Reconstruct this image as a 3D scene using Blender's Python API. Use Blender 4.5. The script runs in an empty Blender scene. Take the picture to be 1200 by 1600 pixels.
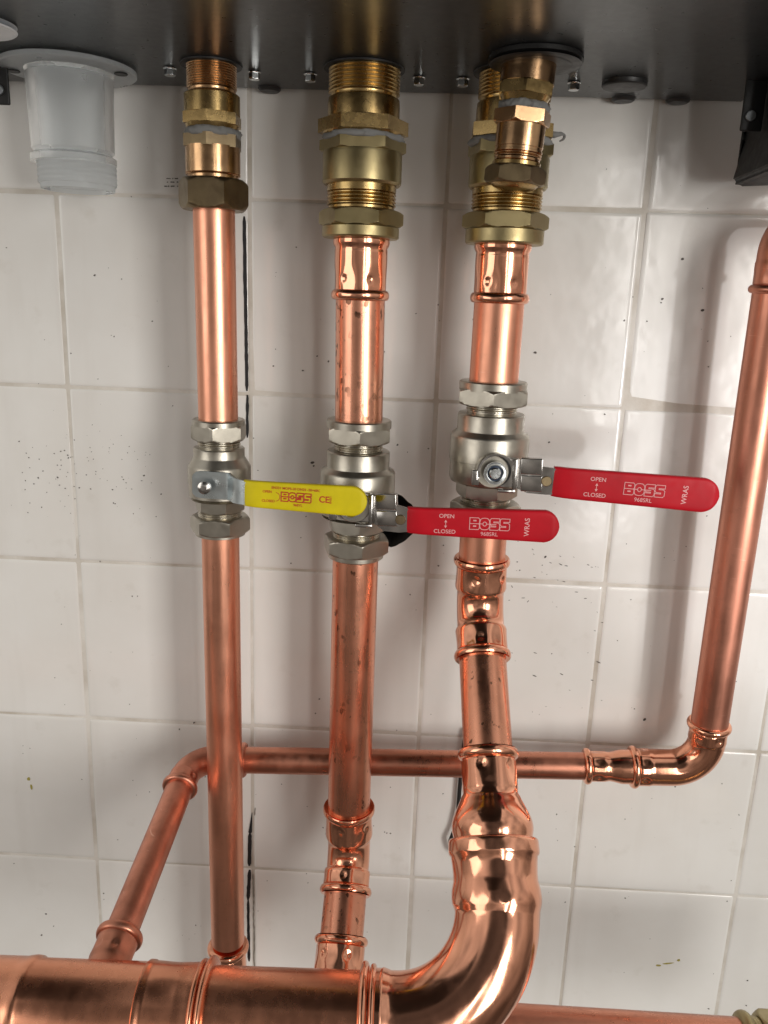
import bpy, bmesh, math, random
from mathutils import Vector, Matrix
random.seed(7)
scene = bpy.context.scene
C = scene.collection
PI = math.pi
U = 0.001                                   # everything below is in millimetres

# ------------------------------------------------------------------ camera
F, PIT, YAW, ROL = 1290.69, 0.251146, -0.031757, 0.035625
EYE = Vector((282.7, -666.8, -71.2))
fw = Vector((math.sin(YAW)*math.cos(PIT), math.cos(YAW)*math.cos(PIT), -math.sin(PIT)))
r0 = fw.cross(Vector((0, 0, 1))).normalized(); u0 = r0.cross(fw)
RT = r0*math.cos(ROL) + u0*math.sin(ROL); UP = -r0*math.sin(ROL) + u0*math.cos(ROL)
cam = bpy.data.objects.new('camera', bpy.data.cameras.new('camera'))
C.objects.link(cam); scene.camera = cam
cam.data.sensor_width = 36; cam.data.lens = F/1600*36
cam.data.clip_start = 0.01; cam.data.clip_end = 100
M = Matrix((RT, UP, -fw)).transposed().to_4x4(); M.translation = EYE*U
cam.matrix_world = M

# ------------------------------------------------------------------ light of the room
world = bpy.data.worlds.new('World'); scene.world = world; world.use_nodes = True
wn = world.node_tree; wn.nodes.clear()
def wnode(t, **k):
    n = wn.nodes.new(t)
    for a, b in k.items(): setattr(n, a, b)
    return n
tc = wnode('ShaderNodeTexCoord'); sx = wnode('ShaderNodeSeparateXYZ'); wn.links.new(tc.outputs['Generated'], sx.inputs[0])
mr = wnode('ShaderNodeMapRange'); mr.inputs[1].default_value = -1; mr.inputs[2].default_value = 1
wn.links.new(sx.outputs['Z'], mr.inputs[0])
cr = wnode('ShaderNodeValToRGB'); wn.links.new(mr.outputs[0], cr.inputs[0])
e = cr.color_ramp.elements
e[0].position = 0.0; e[0].color = (.16, .14, .12, 1)
e[1].position = 1.0; e[1].color = (.95, .92, .87, 1)
for p, c in ((.26, (.21, .18, .155, 1)), (.40, (.38, .34, .30, 1)), (.50, (.55, .50, .44, 1)), (.70, (.95, .91, .85, 1))):
    n = e.new(p); n.color = c
nz = wnode('ShaderNodeTexNoise'); nz.inputs['Scale'].default_value = 2.6; nz.inputs['Detail'].default_value = 2
wn.links.new(tc.outputs['Generated'], nz.inputs['Vector'])
nm = wnode('ShaderNodeMapRange'); nm.inputs[1].default_value = .35; nm.inputs[2].default_value = .65
nm.inputs[3].default_value = .6; nm.inputs[4].default_value = 1.35
wn.links.new(nz.outputs['Fac'], nm.inputs[0])
mul = wnode('ShaderNodeMix', data_type='RGBA', blend_type='MULTIPLY'); mul.inputs['Factor'].default_value = 1
wn.links.new(cr.outputs[0], mul.inputs['A']); wn.links.new(nm.outputs[0], mul.inputs['B'])
# the unlit middle of the room, where somebody stands with the telephone
dt = wnode('ShaderNodeVectorMath', operation='DOT_PRODUCT'); dt.inputs[1].default_value = Vector((-.04, -.74, .67)).normalized()
wn.links.new(tc.outputs['Generated'], dt.inputs[0])
dk = wnode('ShaderNodeMapRange', interpolation_type='SMOOTHSTEP'); dk.inputs[1].default_value = .87; dk.inputs[2].default_value = .945
dk.inputs[3].default_value = 1.0; dk.inputs[4].default_value = .12
wn.links.new(dt.outputs['Value'], dk.inputs[0])
mul2 = wnode('ShaderNodeMix', data_type='RGBA', blend_type='MULTIPLY'); mul2.inputs['Factor'].default_value = 1
wn.links.new(mul.outputs['Result'], mul2.inputs['A']); wn.links.new(dk.outputs[0], mul2.inputs['B'])
bg = wnode('ShaderNodeBackground'); bg.inputs['Strength'].default_value = 0.55
wn.links.new(mul2.outputs['Result'], bg.inputs['Color'])
wo = wnode('ShaderNodeOutputWorld'); wn.links.new(bg.outputs[0], wo.inputs[0])

def lamp(name, kind, loc, target, energy, color, **kw):
    d = bpy.data.lights.new(name, kind); d.energy = energy; d.color = color
    for a, b in kw.items(): setattr(d, a, b)
    o = bpy.data.objects.new(name, d); C.objects.link(o)
    o.location = Vector(loc)*U
    o.rotation_euler = (Vector(target) - Vector(loc)).to_track_quat('-Z', 'Y').to_euler()
    return o
# window to the right of the photographer, and the brighter daylight that comes through its clear part
lamp('window_light', 'AREA', (1760, -2250, 60), (240, 0, -330), 33, (1, .968, .915), shape='RECTANGLE', size=.58, size_y=1.4)
lamp('window_gap_light', 'AREA', (1000, -2350, -100), (260, 0, -330), 5.5, (1, .97, .93), shape='RECTANGLE', size=.12, size_y=1.6)
lamp('far_window_light', 'AREA', (-1950, -1750, 100), (200, 0, -380), 13, (1, .965, .91), shape='RECTANGLE', size=1.5, size_y=1.5)
lamp('daylight_beam', 'SPOT', (1800, -2190, -420), (668, 0, -205), 92, (.98, .985, 1), spot_size=math.radians(11.0), spot_blend=.32, shadow_soft_size=.055)

scene.view_settings.view_transform = 'Standard'; scene.view_settings.look = 'None'
scene.view_settings.exposure = 0.06; scene.view_settings.gamma = 1
scene.cycles.max_bounces = 10; scene.cycles.glossy_bounces = 6; scene.cycles.diffuse_bounces = 4

# ------------------------------------------------------------------ measuring helpers (mm)
def proj(P):
    d = Vector(P) - EYE; z = d.dot(fw)
    return 600 + F*d.dot(RT)/z, 800 - F*d.dot(UP)/z
def at(px, py, Y):
    d = fw + RT*(px-600)/F - UP*(py-800)/F
    return EYE + d*((Y-EYE.y)/d.y)
def mmpx(P): return (Vector(P)-EYE).dot(fw)/F
def zf(X, Y, py):                            # height whose front point stands in that row
    a, b = 600., -1200.
    for _ in range(60):
        m = (a+b)/2
        if proj((X, Y, m))[1] < py: a = m
        else: b = m
    return (a+b)/2

# ------------------------------------------------------------------ materials
def mat(name, base, metallic=0., rough=.4, **k):
    m = bpy.data.materials.new(name); m.use_nodes = True
    t = m.node_tree; b = t.nodes['Principled BSDF']
    b.inputs['Base Color'].default_value = (*base, 1); b.inputs['Metallic'].default_value = metallic
    b.inputs['Roughness'].default_value = rough
    for a, v in k.items(): b.inputs[a].default_value = v
    return m, t, b
def N(t, typ, **k):
    n = t.nodes.new(typ)
    for a, v in k.items():
        if hasattr(n, a): setattr(n, a, v)
        else: n.inputs[a].default_value = v
    return n
def noise(t, scale, detail=4, stretch=None, vec=None, rough=.55):
    tcn = N(t, 'ShaderNodeTexCoord'); n = N(t, 'ShaderNodeTexNoise'); n.inputs['Scale'].default_value = scale
    n.inputs['Detail'].default_value = detail; n.inputs['Roughness'].default_value = rough
    if stretch:
        mp = N(t, 'ShaderNodeMapping'); mp.inputs['Scale'].default_value = stretch
        t.links.new(tcn.outputs['Object'], mp.inputs[0]); t.links.new(mp.outputs[0], n.inputs['Vector'])
    else: t.links.new(tcn.outputs['Object'], n.inputs['Vector'])
    return n.outputs['Fac']
def rng(t, src, a, b, c, d):
    n = N(t, 'ShaderNodeMapRange')
    for i, v in enumerate((a, b, c, d)): n.inputs[i+1].default_value = v
    t.links.new(src, n.inputs[0]); return n.outputs[0]
def mix(t, fac, A, B):
    n = N(t, 'ShaderNodeMix', data_type='RGBA'); 
    for s, v in (('A', A), ('B', B)):
        if isinstance(v, tuple): n.inputs[s].default_value = (*v, 1)
        else: t.links.new(v, n.inputs[s])
    t.links.new(fac, n.inputs['Factor']); return n.outputs['Result']
def bump(t, b, h, strength, dist=.0005):
    n = N(t, 'ShaderNodeBump'); n.inputs['Strength'].default_value = strength; n.inputs['Distance'].default_value = dist
    t.links.new(h, n.inputs['Height']); t.links.new(n.outputs[0], b.inputs['Normal'])

def copper(name, base, dark, rough, var, spots=0., stretch=(1, 1, .12), stain=.5):
    m, t, b = mat(name, base, 1., rough)
    n1 = noise(t, 55, 5, stretch); n2 = noise(t, 160, 3)
    col = mix(t, rng(t, n1, .42, .72, 0, stain), base, dark)
    col = mix(t, rng(t, n2, .55, .8, 0, stain*.5), col, tuple(c*.62 for c in base))
    if spots:
        n3 = noise(t, 210, 2, (1, 1, .6)); n4 = noise(t, 24, 2)
        mu = N(t, 'ShaderNodeMath', operation='MULTIPLY')
        t.links.new(rng(t, n3, .66-.06*spots, .70-.06*spots, 0, 1), mu.inputs[0]); t.links.new(rng(t, n4, .40, .55, 0, 1), mu.inputs[1])
        mm = N(t, 'ShaderNodeMath', operation='MULTIPLY'); mm.inputs[1].default_value = .85
        t.links.new(mu.outputs[0], mm.inputs[0])
        col = mix(t, mm.outputs[0], col, (.10, .05, .03))
    # fine cross scratches that catch the light
    tcn = N(t, 'ShaderNodeTexCoord'); mp = N(t, 'ShaderNodeMapping'); mp.inputs['Scale'].default_value = (.18, .18, 3.2) if stretch[2] < 1 else (3.2, .2, .2)
    mp.inputs['Rotation'].default_value = (.35, .2, .1)
    t.links.new(tcn.outputs['Object'], mp.inputs[0]); n7 = N(t, 'ShaderNodeTexNoise'); n7.inputs['Scale'].default_value = 420; n7.inputs['Detail'].default_value = 2
    t.links.new(mp.outputs[0], n7.inputs['Vector'])
    col = mix(t, rng(t, n7.outputs['Fac'], .70, .78, 0, .45), col, (.93, .58, .45))
    t.links.new(col, b.inputs['Base Color'])
    n5 = noise(t, 140, 5, (1, 1, .08)); n6 = noise(t, 30, 3)
    ad = N(t, 'ShaderNodeMath', operation='ADD')
    t.links.new(rng(t, n5, .3, .7, rough-var, rough+var), ad.inputs[0]); t.links.new(rng(t, n6, .35, .7, -var*.6, var), ad.inputs[1])
    t.links.new(ad.outputs[0], b.inputs['Roughness'])
    bump(t, b, noise(t, 90, 3, (1, 1, .15)), .035, .001)
    return m
COP = copper('copper_bright', (.85, .40, .265), (.69, .29, .175), .36, .07, 0)
COPS = copper('copper_spotted', (.85, .40, .265), (.64, .27, .165), .28, .06, 1.35)
COPM = copper('copper_mild_spots', (.82, .365, .235), (.58, .24, .15), .29, .06, .5)
COPL = copper('copper_clean', (.82, .37, .235), (.60, .25, .15), .25, .05, .1)
COPF = copper('copper_fitting', (.88, .42, .27), (.74, .31, .195), .145, .05, 0, (1, 1, 1), .3)
COPH = copper('copper_header', (.81, .36, .22), (.54, .225, .13), .26, .035, 0, (.12, 1, 1), .55)
COPO = copper('copper_dull', (.66, .285, .19), (.40, .165, .105), .34, .08, 0, (.15, 1, 1), .7)
COPV = copper('copper_dull_upright', (.66, .285, .195), (.42, .175, .115), .40, .08, 0, (1, 1, .12), .7)

def metal(name, base, rough, grain=0., gscale=900, var=.05, dirt=None, dirtamt=.4):
    m, t, b = mat(name, base, 1., rough)
    n = noise(t, 70, 4)
    col = mix(t, rng(t, n, .4, .75, 0, dirtamt), base, dirt or tuple(c*.6 for c in base))
    t.links.new(col, b.inputs['Base Color'])
    t.links.new(rng(t, noise(t, 120, 4), .3, .7, rough-var, rough+var*1.5), b.inputs['Roughness'])
    if grain: bump(t, b, noise(t, gscale, 3), grain, .0004)
    return m
NIC = metal('nickel_cast', (.46, .43, .37), .33, .07, 900)
NIT = metal('nickel_turned', (.60, .56, .48), .24, .05, 500)
BRS = metal('brass_cast', (.36, .295, .155), .38, .08, 900, .06, (.26, .19, .09))
BRT = metal('brass_turned', (.46, .325, .14), .25, .05, 500, .05, (.33, .21, .09))
BRZ = metal('bronze_turned', (.56, .35, .19), .22, .05, 500, .05, (.34, .2, .11))
BRD = metal('brass_dark', (.25, .19, .11), .38, .2, 900, .06, (.13, .09, .06), .6)
ZNC = metal('zinc_plate', (.58, .64, .66), .30, .08, 700, .06)
CHR = metal('chrome_plate', (.54, .52, .50), .16, .05, 400, .05)
STL = metal('bright_steel', (.72, .75, .76), .2, .05, 400)

def plain(name, base, rough, grain=0., gs=300, spec=.5, coat=0.):
    m, t, b = mat(name, base, 0., rough); b.inputs['Specular IOR Level'].default_value = spec
    b.inputs['Coat Weight'].default_value = coat
    n = noise(t, 45, 4)
    t.links.new(mix(t, rng(t, n, .35, .7, 0, 1), tuple(c*1.06 for c in base), tuple(c*.86 for c in base)), b.inputs['Base Color'])
    t.links.new(rng(t, noise(t, 160, 4), .3, .7, rough-(.06 if grain else .02), rough+(.08 if grain else .03)), b.inputs['Roughness'])
    if grain: bump(t, b, noise(t, gs, 4), grain, .0006)
    return m
RED = plain('red_vinyl', (.50, .006, .016), .46, .05, 260, .22)
YEL = plain('yellow_vinyl', (.68, .56, .006), .5, .08, 260, .3)
INKW = plain('pale_print', (.80, .42, .42), .5)
INKR = plain('red_print', (.52, .05, .012), .5)
BLK = plain('black_paint', (.027, .029, .031), .29, 0, 60)
BLM = plain('black_plastic', (.010, .010, .010), .5, .1, 200)
RUB = plain('black_rubber', (.018, .018, .018), .42, .15, 300)
FIB = plain('grey_fibre', (.24, .24, .235), .8, .8, 260)
INKB = plain('marker_ink', (.010, .010, .012), .55)
PENC = plain('pencil', (.20, .18, .15), .7)
WCAS = plain('charcoal_casing', (.03, .03, .031), .35)
NYL = plain('white_nylon', (.78, .82, .86), .4)
BLU = plain('dark_blue_thread', (.03, .05, .09), .3)
BRK = plain('brickwork', (.05, .045, .04), .9, .8, 80)
SPK = plain('dark_speck', (.10, .09, .08), .7)
STN = plain('yellow_stain', (.36, .31, .07), .6)

m, t, b = mat('milky_plastic', (.80, .84, .86), 0, .32)
b.inputs['Transmission Weight'].default_value = .70; b.inputs['Subsurface Weight'].default_value = 0.0
b.inputs['IOR'].default_value = 1.3
t.links.new(rng(t, noise(t, 40, 3), .3, .7, .25, .5), b.inputs['Roughness'])
bump(t, b, noise(t, 60, 3, (1, 1, .3)), .25, .002)
MILK = m

# glazed tile: white, faintly clouded, slightly wavy glaze
m, t, b = mat('white_glaze', (.78, .765, .73), 0, .13)
n1 = noise(t, 9, 4); n2 = noise(t, 30, 5)
col = mix(t, rng(t, n1, .35, .7, 0, 1), (.82, .81, .785), (.765, .745, .71))
col = mix(t, rng(t, n2, .62, .8, 0, .5), col, (.60, .565, .51))
n3 = noise(t, 26, 4, (1, 1, .14))
col = mix(t, rng(t, n3, .55, .8, 0, .35), col, (.63, .60, .555))
at_ = N(t, 'ShaderNodeAttribute', attribute_name='tint')
mt_ = N(t, 'ShaderNodeMix', data_type='RGBA', blend_type='MULTIPLY'); mt_.inputs['Factor'].default_value = 1
t.links.new(col, mt_.inputs['A']); t.links.new(at_.outputs['Fac'], mt_.inputs['B'])
t.links.new(mt_.outputs['Result'], b.inputs['Base Color'])
t.links.new(rng(t, n2, .35, .75, .09, .26), b.inputs['Roughness'])
bump(t, b, noise(t, 18, 3), .5, .0016)
GLZ = m
m, t, b = mat('pale_grout', (.58, .54, .47), 0, .85)
col = mix(t, rng(t, noise(t, 22, 5), .38, .7, 0, 1), (.73, .70, .65), (.50, .45, .38))
t.links.new(col, b.inputs['Base Color']); bump(t, b, noise(t, 500, 4), .5, .0006)
GRT = m

# ------------------------------------------------------------------ building helpers
def obj(name, bm, m, parent=None, loc=None, angle=32, mats=None):
    me = bpy.data.meshes.new(name)
    L = parent_loc(parent) if parent is not None else (Vector(loc) if loc is not None else Vector((0, 0, 0)))
    bmesh.ops.recalc_face_normals(bm, faces=bm.faces)
    bmesh.ops.transform(bm, matrix=Matrix.Scale(U, 4) @ Matrix.Translation(-L), verts=bm.verts)
    bm.to_mesh(me); bm.free()
    for mm in (mats or [m]): me.materials.append(mm)
    for p in me.polygons: p.use_smooth = True
    me.set_sharp_from_angle(angle=math.radians(angle))
    o = bpy.data.objects.new(name, me); C.objects.link(o)
    if parent is not None: o.parent = parent
    else: o.location = L*U
    o['_L'] = [L.x, L.y, L.z]
    return o
def parent_loc(p): return Vector(p['_L'])
def tag(o, label, cat, group=None, kind=None):
    o['label'] = label; o['category'] = cat
    if group: o['group'] = group
    if kind: o['kind'] = kind
    return o
def thing(name, label, cat, loc, group=None):
    o = bpy.data.objects.new(name, None); C.objects.link(o); o.empty_display_size = .01
    L = Vector(loc); o.location = L*U; o['_L'] = [L.x, L.y, L.z]
    return tag(o, label, cat, group)

def fillet(pts, rad, n=14):
    pts = [Vector(p) for p in pts]; out = [pts[0]]
    for i in range(1, len(pts)-1):
        p = pts[i]; a = (pts[i-1]-p).normalized(); c = (pts[i+1]-p).normalized()
        ang = a.angle(c); tl = rad/math.tan(ang/2)
        bis = (a+c).normalized(); cen = p + bis*(rad/math.sin(ang/2))
        s = p + a*tl - cen; e2 = p + c*tl - cen
        tot = s.angle(e2); ax = s.cross(e2).normalized()
        for k in range(n+1):
            out.append(cen + Matrix.Rotation(tot*k/n, 3, ax) @ s)
    out.append(pts[-1]); return out

def tube(bm, poly, prof, segs=56, ref=(0, -1, 0), mod=None, cap=True, th0=0.):
    """sweep a round section with radius profile [(s, r)] along a polyline"""
    poly = [Vector(p) for p in poly]
    cum = [0.]
    for a, c in zip(poly, poly[1:]): cum.append(cum[-1] + (c-a).length)
    s0, s1 = prof[0][0], prof[-1][0]
    S = [p[0] for p in prof]; extra = [c for c in cum[1:-1] if s0+.05 < c < s1-.05]
    stations = []
    pr = list(prof)
    def rad(s):
        for (a, ra), (c, rc) in zip(pr, pr[1:]):
            if a <= s <= c: return ra if c-a < 1e-9 else ra + (rc-ra)*(s-a)/(c-a)
        return pr[-1][1] if s > pr[-1][0] else pr[0][1]
    st = [(s, r) for s, r in prof]
    for c in extra:
        if min(abs(c-s) for s in S) > .05: st.append((c, rad(c)))
    st = sorted(enumerate(st), key=lambda q: (round(q[1][0], 4), q[0])); st = [q[1] for q in st]
    def pos(s):
        for i in range(len(cum)-1):
            if s <= cum[i+1] or i == len(cum)-2:
                f = (s-cum[i])/(cum[i+1]-cum[i]); return poly[i] + (poly[i+1]-poly[i])*f
    def tan(s):
        return (pos(min(s+.6, cum[-1]+.6)) - pos(max(s-.6, -.6))).normalized()
    T = tan(st[0][0]); X = Vector(ref) - T*Vector(ref).dot(T); X.normalize()
    rings = []; prevT = T
    for s, r in st:
        T = tan(s); q = prevT.rotation_difference(T); X = q @ X; X = (X - T*X.dot(T)).normalized(); prevT = T
        Y = T.cross(X); P = pos(s); ring = []
        for k in range(segs):
            th = th0 + 2*PI*k/segs; rr = mod(th, s, r) if mod else r
            ring.append(bm.verts.new(P + (X*math.cos(th) + Y*math.sin(th))*rr))
        rings.append(ring)
    for a, c in zip(rings, rings[1:]):
        for k in range(segs):
            bm.faces.new((a[k], a[(k+1) % segs], c[(k+1) % segs], c[k]))
    if cap:
        bm.faces.new(list(reversed(rings[0]))); bm.faces.new(rings[-1])
    return bm
def arcs(poly):
    return sum((Vector(c)-Vector(a)).length for a, c in zip(poly, poly[1:]))
def bead(s, r, w, h, n=8):
    return [(s + w/2*math.sin(PI*(k/n-.5)), r + h*math.cos(PI*(k/n-.5))) for k in range(n+1)]
def threads(s0, s1, r, pitch=1.7, depth=.9):
    out = [(s0, r-depth)]; s = s0
    while s + pitch <= s1:
        out += [(s+pitch*.35, r), (s+pitch*.55, r), (s+pitch*.95, r-depth)]; s += pitch
    out.append((s1, r-depth)); return out
def hexmod(af, ph):
    def f(th, s, r):
        d = ((th-ph+PI/6) % (PI/3)) - PI/6
        return min(r, af/2/math.cos(d))
    return f
def hexnut(bm, A, B, af, ph=0., ch0=.28, ch1=.28, corner=1.13):
    """hexagon with turned chamfers from A to B; ph turns a flat away from the viewer"""
    L = (Vector(B)-Vector(A)).length; R = af/2*1.16; c_ = min(L*.22, af*.11)
    q = lambda t_: R - (R-af/2*.985)*(t_**1.7)
    pr = []
    if ch0: pr += [(c_*(1-t_), q(t_)) for t_ in (1, .8, .6, .4, .2, 0)]
    else: pr += [(0, R)]
    if ch1: pr += [(L-c_*(1-t_), q(t_)) for t_ in (0, .2, .4, .6, .8, 1)]
    else: pr += [(L, R)]
    return tube(bm, [A, B], pr, 96, mod=hexmod(af, ph), th0=ph)
def pressmod(zones, n=6, ph=0., dep=.55, dimples=None):
    """flats left by the press jaws, plus small round dimples"""
    def f(th, s, r):
        for (c, w, k) in zones:
            u = (s-c)/w
            if abs(u) < 1:
                win = (1-u*u)**2
                r -= dep*k*win*(.5+.5*math.cos(n*(th-ph)))**2
        for (c, tt, w, d) in (dimples or []):
            dd = ((th-tt+PI) % (2*PI)) - PI
            u2 = ((s-c)/w)**2 + (dd*r/w)**2
            if u2 < 1: r -= d*(1-u2)**2
        return r
    return f
def fine(s0, s1, r, step=1.2):
    n = max(1, int((s1-s0)/step)); return [(s0+(s1-s0)*k/n, r) for k in range(n+1)]
def B(): return bmesh.new()
def box(bm, lo, hi, bev=0., seg=2):
    lo, hi = Vector(lo), Vector(hi)
    g = bmesh.ops.create_cube(bm, size=1)
    vs = g['verts']
    for v in vs: v.co = Vector(((lo.x+hi.x)/2+v.co.x*(hi.x-lo.x), (lo.y+hi.y)/2+v.co.y*(hi.y-lo.y), (lo.z+hi.z)/2+v.co.z*(hi.z-lo.z)))
    if bev:
        es = list({e2 for v in vs for e2 in v.link_edges})
        bmesh.ops.bevel(bm, geom=es, offset=bev, segments=seg, affect='EDGES', profile=.5)
    return bm
def cyl(bm, A, B2, r, segs=40, ch=.4):
    L = (Vector(B2)-Vector(A)).length; ch = min(ch, L*.4, r*.4)
    return tube(bm, [A, B2], [(0, r-ch), (ch, r), (L-ch, r), (L, r-ch)], segs, ref=(0, -1, .001) if abs((Vector(B2)-Vector(A)).normalized().y) < .9 else (0, 0, 1))

# ------------------------------------------------------------------ the tiled wall
PX, PZ = 150.0, 150*.99158
wall_bm = B()
box(wall_bm, (-900, .75, -1190), (1500, 110, 740))
tile_bm = B(); tint_layer = tile_bm.verts.layers.float.new('tint')
for i in range(-6, 10):
    for j in range(-5, 8):
        x0, x1 = i*PX+1.3, (i+1)*PX-1.3
        z1, z0 = -j*PZ-1.1, -(j+1)*PZ+1.1
        rx, rz, off = random.gauss(0, .0026), random.gauss(0, .0026), random.gauss(0, .12); tint = random.gauss(1, .022)
        dx, dz = random.gauss(0, .35), random.gauss(0, .35)
        cx, cz = (x0+x1)/2, (z0+z1)/2
        rings = []
        for ins, dep in ((0, 4.0), (0, 1.15), (.35, .55), (1.0, .18), (2.2, .03), (4.0, 0), (5.5, 0)):
            rr = 1.6; ring = []
            for (sx_, sz_) in ((1, 1), (-1, 1), (-1, -1), (1, -1)):
                for k in range(4):
                    a0 = {(1, 1): 0, (-1, 1): PI/2, (-1, -1): PI, (1, -1): 1.5*PI}[(sx_, sz_)]
                    a = a0 + PI/2*k/3
                    hx, hz = (x1-x0)/2-ins, (z1-z0)/2-ins; c = max(rr, .3)
                    x = sx_*(hx-c)+c*math.cos(a); z = sz_*(hz-c)+c*math.sin(a)
                    ring.append(tile_bm.verts.new((cx+x+dx, dep+off+x*rx+z*rz, cz+z+dz))); ring[-1][tint_layer] = tint
            rings.append(ring)
        n = len(rings[0])
        for a, c in zip(rings, rings[1:]):
            for k in range(n): tile_bm.faces.new((a[k], a[(k+1) % n], c[(k+1) % n], c[k]))
        tile_bm.faces.new(rings[-1])
        tile_bm.faces.new(list(reversed(rings[0])))
def bool_cut(o, cutter):
    md = o.modifiers.new('cut', 'BOOLEAN'); md.operation = 'DIFFERENCE'; md.solver = 'EXACT'; md.object = cutter
    md.material_mode = 'TRANSFER' if hasattr(md, 'material_mode') else md.material_mode
    dg = bpy.context.evaluated_depsgraph_get(); dg.update()
    me = bpy.data.meshes.new_from_object(o.evaluated_get(dg))
    o.modifiers.clear(); old = o.data; o.data = me; bpy.data.meshes.remove(old)
    me.set_sharp_from_angle(angle=math.radians(28))
wall = thing('tiled_wall', 'wall of glossy white square tiles with beige grout behind the copper pipes', 'wall', (300, 0, -300))
base = obj('grout_bed', wall_bm, GRT, wall)
tiles = obj('tile_facing', tile_bm, GLZ, wall, angle=40)
HOLE = at(606, 812, 0)
cb = B(); tube(cb, [HOLE+Vector((0, -20, 0)), HOLE+Vector((0, 75, 0))], [(0, 23.5), (95, 23.5)], 40, ref=(0, 0, 1),
     mod=lambda th, s, r: r + .5*math.sin(7*th) + .35*math.sin(13*th+1))
cut = obj('cutter', cb, BRK, wall)
bpy.context.view_layer.update()
bool_cut(base, cut); bool_cut(tiles, cut)
bpy.data.objects.remove(cut)
for d_ in tiles.data.attributes['tint'].data:
    if d_.value < .5: d_.value = 1.0

def stroke(bm, pts, y=-.3, th=.14):
    """a thin, uneven ink mark: [(px, py, half width mm)]"""
    L, Rr = [], []
    for px, py, w in pts:
        P = at(px, py, y); L.append((P.x-w, P.z)); Rr.append((P.x+w, P.z))
    loop = L + list(reversed(Rr))
    f = [bm.verts.new((x, y-th, z)) for x, z in loop]; g = [bm.verts.new((x, y+.16, z)) for x, z in loop]
    n = len(loop); h = len(L)
    for k in range(h-1):
        bm.faces.new((f[k], f[k+1], f[n-2-k], f[n-1-k]))
    for k in range(n): bm.faces.new((f[k], g[k], g[(k+1) % n], f[(k+1) % n]))
def jit(pts, n=26, w=1.35, jw=.22, jx=.5):
    (x0, y0), (x1, y1) = pts; out = []
    for k in range(n+1):
        f = k/n; ww = w*(1+random.uniform(-jw, jw))
        if k == 0 or k == n: ww *= .45
        out.append((x0+(x1-x0)*f+random.uniform(-jx, jx), y0+(y1-y0)*f, ww))
    return out
bm = B(); stroke(bm, jit([(381.5, 338), (386, 611)], 30, 1.35, .12, .25)); obj('marker_line', bm, INKB, wall)
bm = B(); stroke(bm, jit([(386.5, 617), (386.5, 684)], 12, 1.15, .2, .3)); obj('marker_line', bm, INKB, wall)
bm = B(); stroke(bm, [(394, 1270, .25), (392.5, 1285, .9), (391, 1300, 1.7)] + jit([(390.5, 1302), (389.5, 1353)], 12, 1.7, .08, .2)); obj('marker_line', bm, INKB, wall)
bm = B(); stroke(bm, jit([(390, 1359), (387.5, 1405)], 10, 1.7, .1, .25) + jit([(387.5, 1407), (389, 1502)], 16, 1.35, .14, .3)); obj('marker_line', bm, INKB, wall)
bm = B(); stroke(bm, jit([(398.5, 1262), (398, 1274)], 5, .35, .3, .2)); stroke(bm, jit([(395.5, 1366), (397.5, 1512)], 30, .5, .4, .5)); obj('pencil_line', bm, PENC, wall)

# flecks of swarf and splashes stuck on the glaze
def fleck(bm, x, z, a, b2, ang, h=.35):
    n = 7; ph = random.uniform(0, 6); top = []; bot = []
    for k in range(n):
        th = 2*PI*k/n; q = random.uniform(.7, 1.15)
        u, v = a*q*math.cos(th), b2*q*math.sin(th)
        X = x+u*math.cos(ang)-v*math.sin(ang); Z = z+u*math.sin(ang)+v*math.cos(ang)
        top.append(bm.verts.new((X, -h, Z))); bot.append(bm.verts.new((X+u*.15, .25, Z+v*.15)))
    bm.faces.new(top)
    for k in range(n): bm.faces.new((top[k], bot[k], bot[(k+1) % n], top[(k+1) % n]))
bm = B()
KNOWN = [(90, 746, 1.3), (41, 708, .7), (111, 552, 1.1), (190, 436, .9), (148, 430, 1.6), (10, 387, .8), (53, 756, 1.0), (67, 736, .9), (93, 758, 1), (124, 762, 1.4),
 (142, 764, 1.3), (135, 742, 1.1), (176, 765, 1.4), (193, 749, 1.1), (225, 743, 1.5), (221, 751, .9), (180, 787, 1.2), (252, 772, 1.2), (206, 764, .8), (102, 763, .9), (45, 715, .9),
 (270, 634, .9), (427, 572, 1.2), (473, 579, 1.3), (488, 723, 2.8), (490, 728, 1.6), (403, 735, 1), (621, 695, 1.6), (650, 490, 1.2), (600, 550, 1.2), (836, 551, 2), (687, 501, .7),
 (478, 807, 1), (540, 830, .8), (470, 840, .9), (852, 870, 1.9), (808, 878, 1), (812, 891, 1), (685, 884, 1.3), (693, 852, 1), (820, 700, 1.1), (858, 691, 1.5), (1066, 405, 2.4), (1098, 485, 2.4),
 (1035, 467, 1.8), (1033, 473, 1.2), (1107, 573, 1), (1106, 533, .7), (1011, 502, 1.2), (1007, 1124, 2.8), (692, 1240, 1.3), (620, 1141, .9), (499, 1092, 1.4), (601, 1300, .9), (610, 1302, 1.2),
 (977, 1403, 1.4), (1136, 1408, 1), (975, 1519, .8), (1107, 1576, 1.6), (1166, 1571, 1.3), (1168, 1532, 1.3), (871, 1313, .8), (898, 1323, .9), (930, 1323, .8), (72, 1428, 1.6), (84, 1447, 1), (65, 1461, 1.7),
 (184, 1312, 1), (36, 1165, .8), (47, 1169, .8), (36, 1177, .7), (22, 1349, 1), (162, 1396, 1), (917, 1556, .8), (905, 1557, .7), (440, 1225, 1), (480, 1260, .8), (610, 1230, .9)]
for px, py, s in KNOWN:
    P = at(px, py, 0); fleck(bm, P.x, P.z, s*.62, s*.42, random.uniform(-.5, .9))
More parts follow.
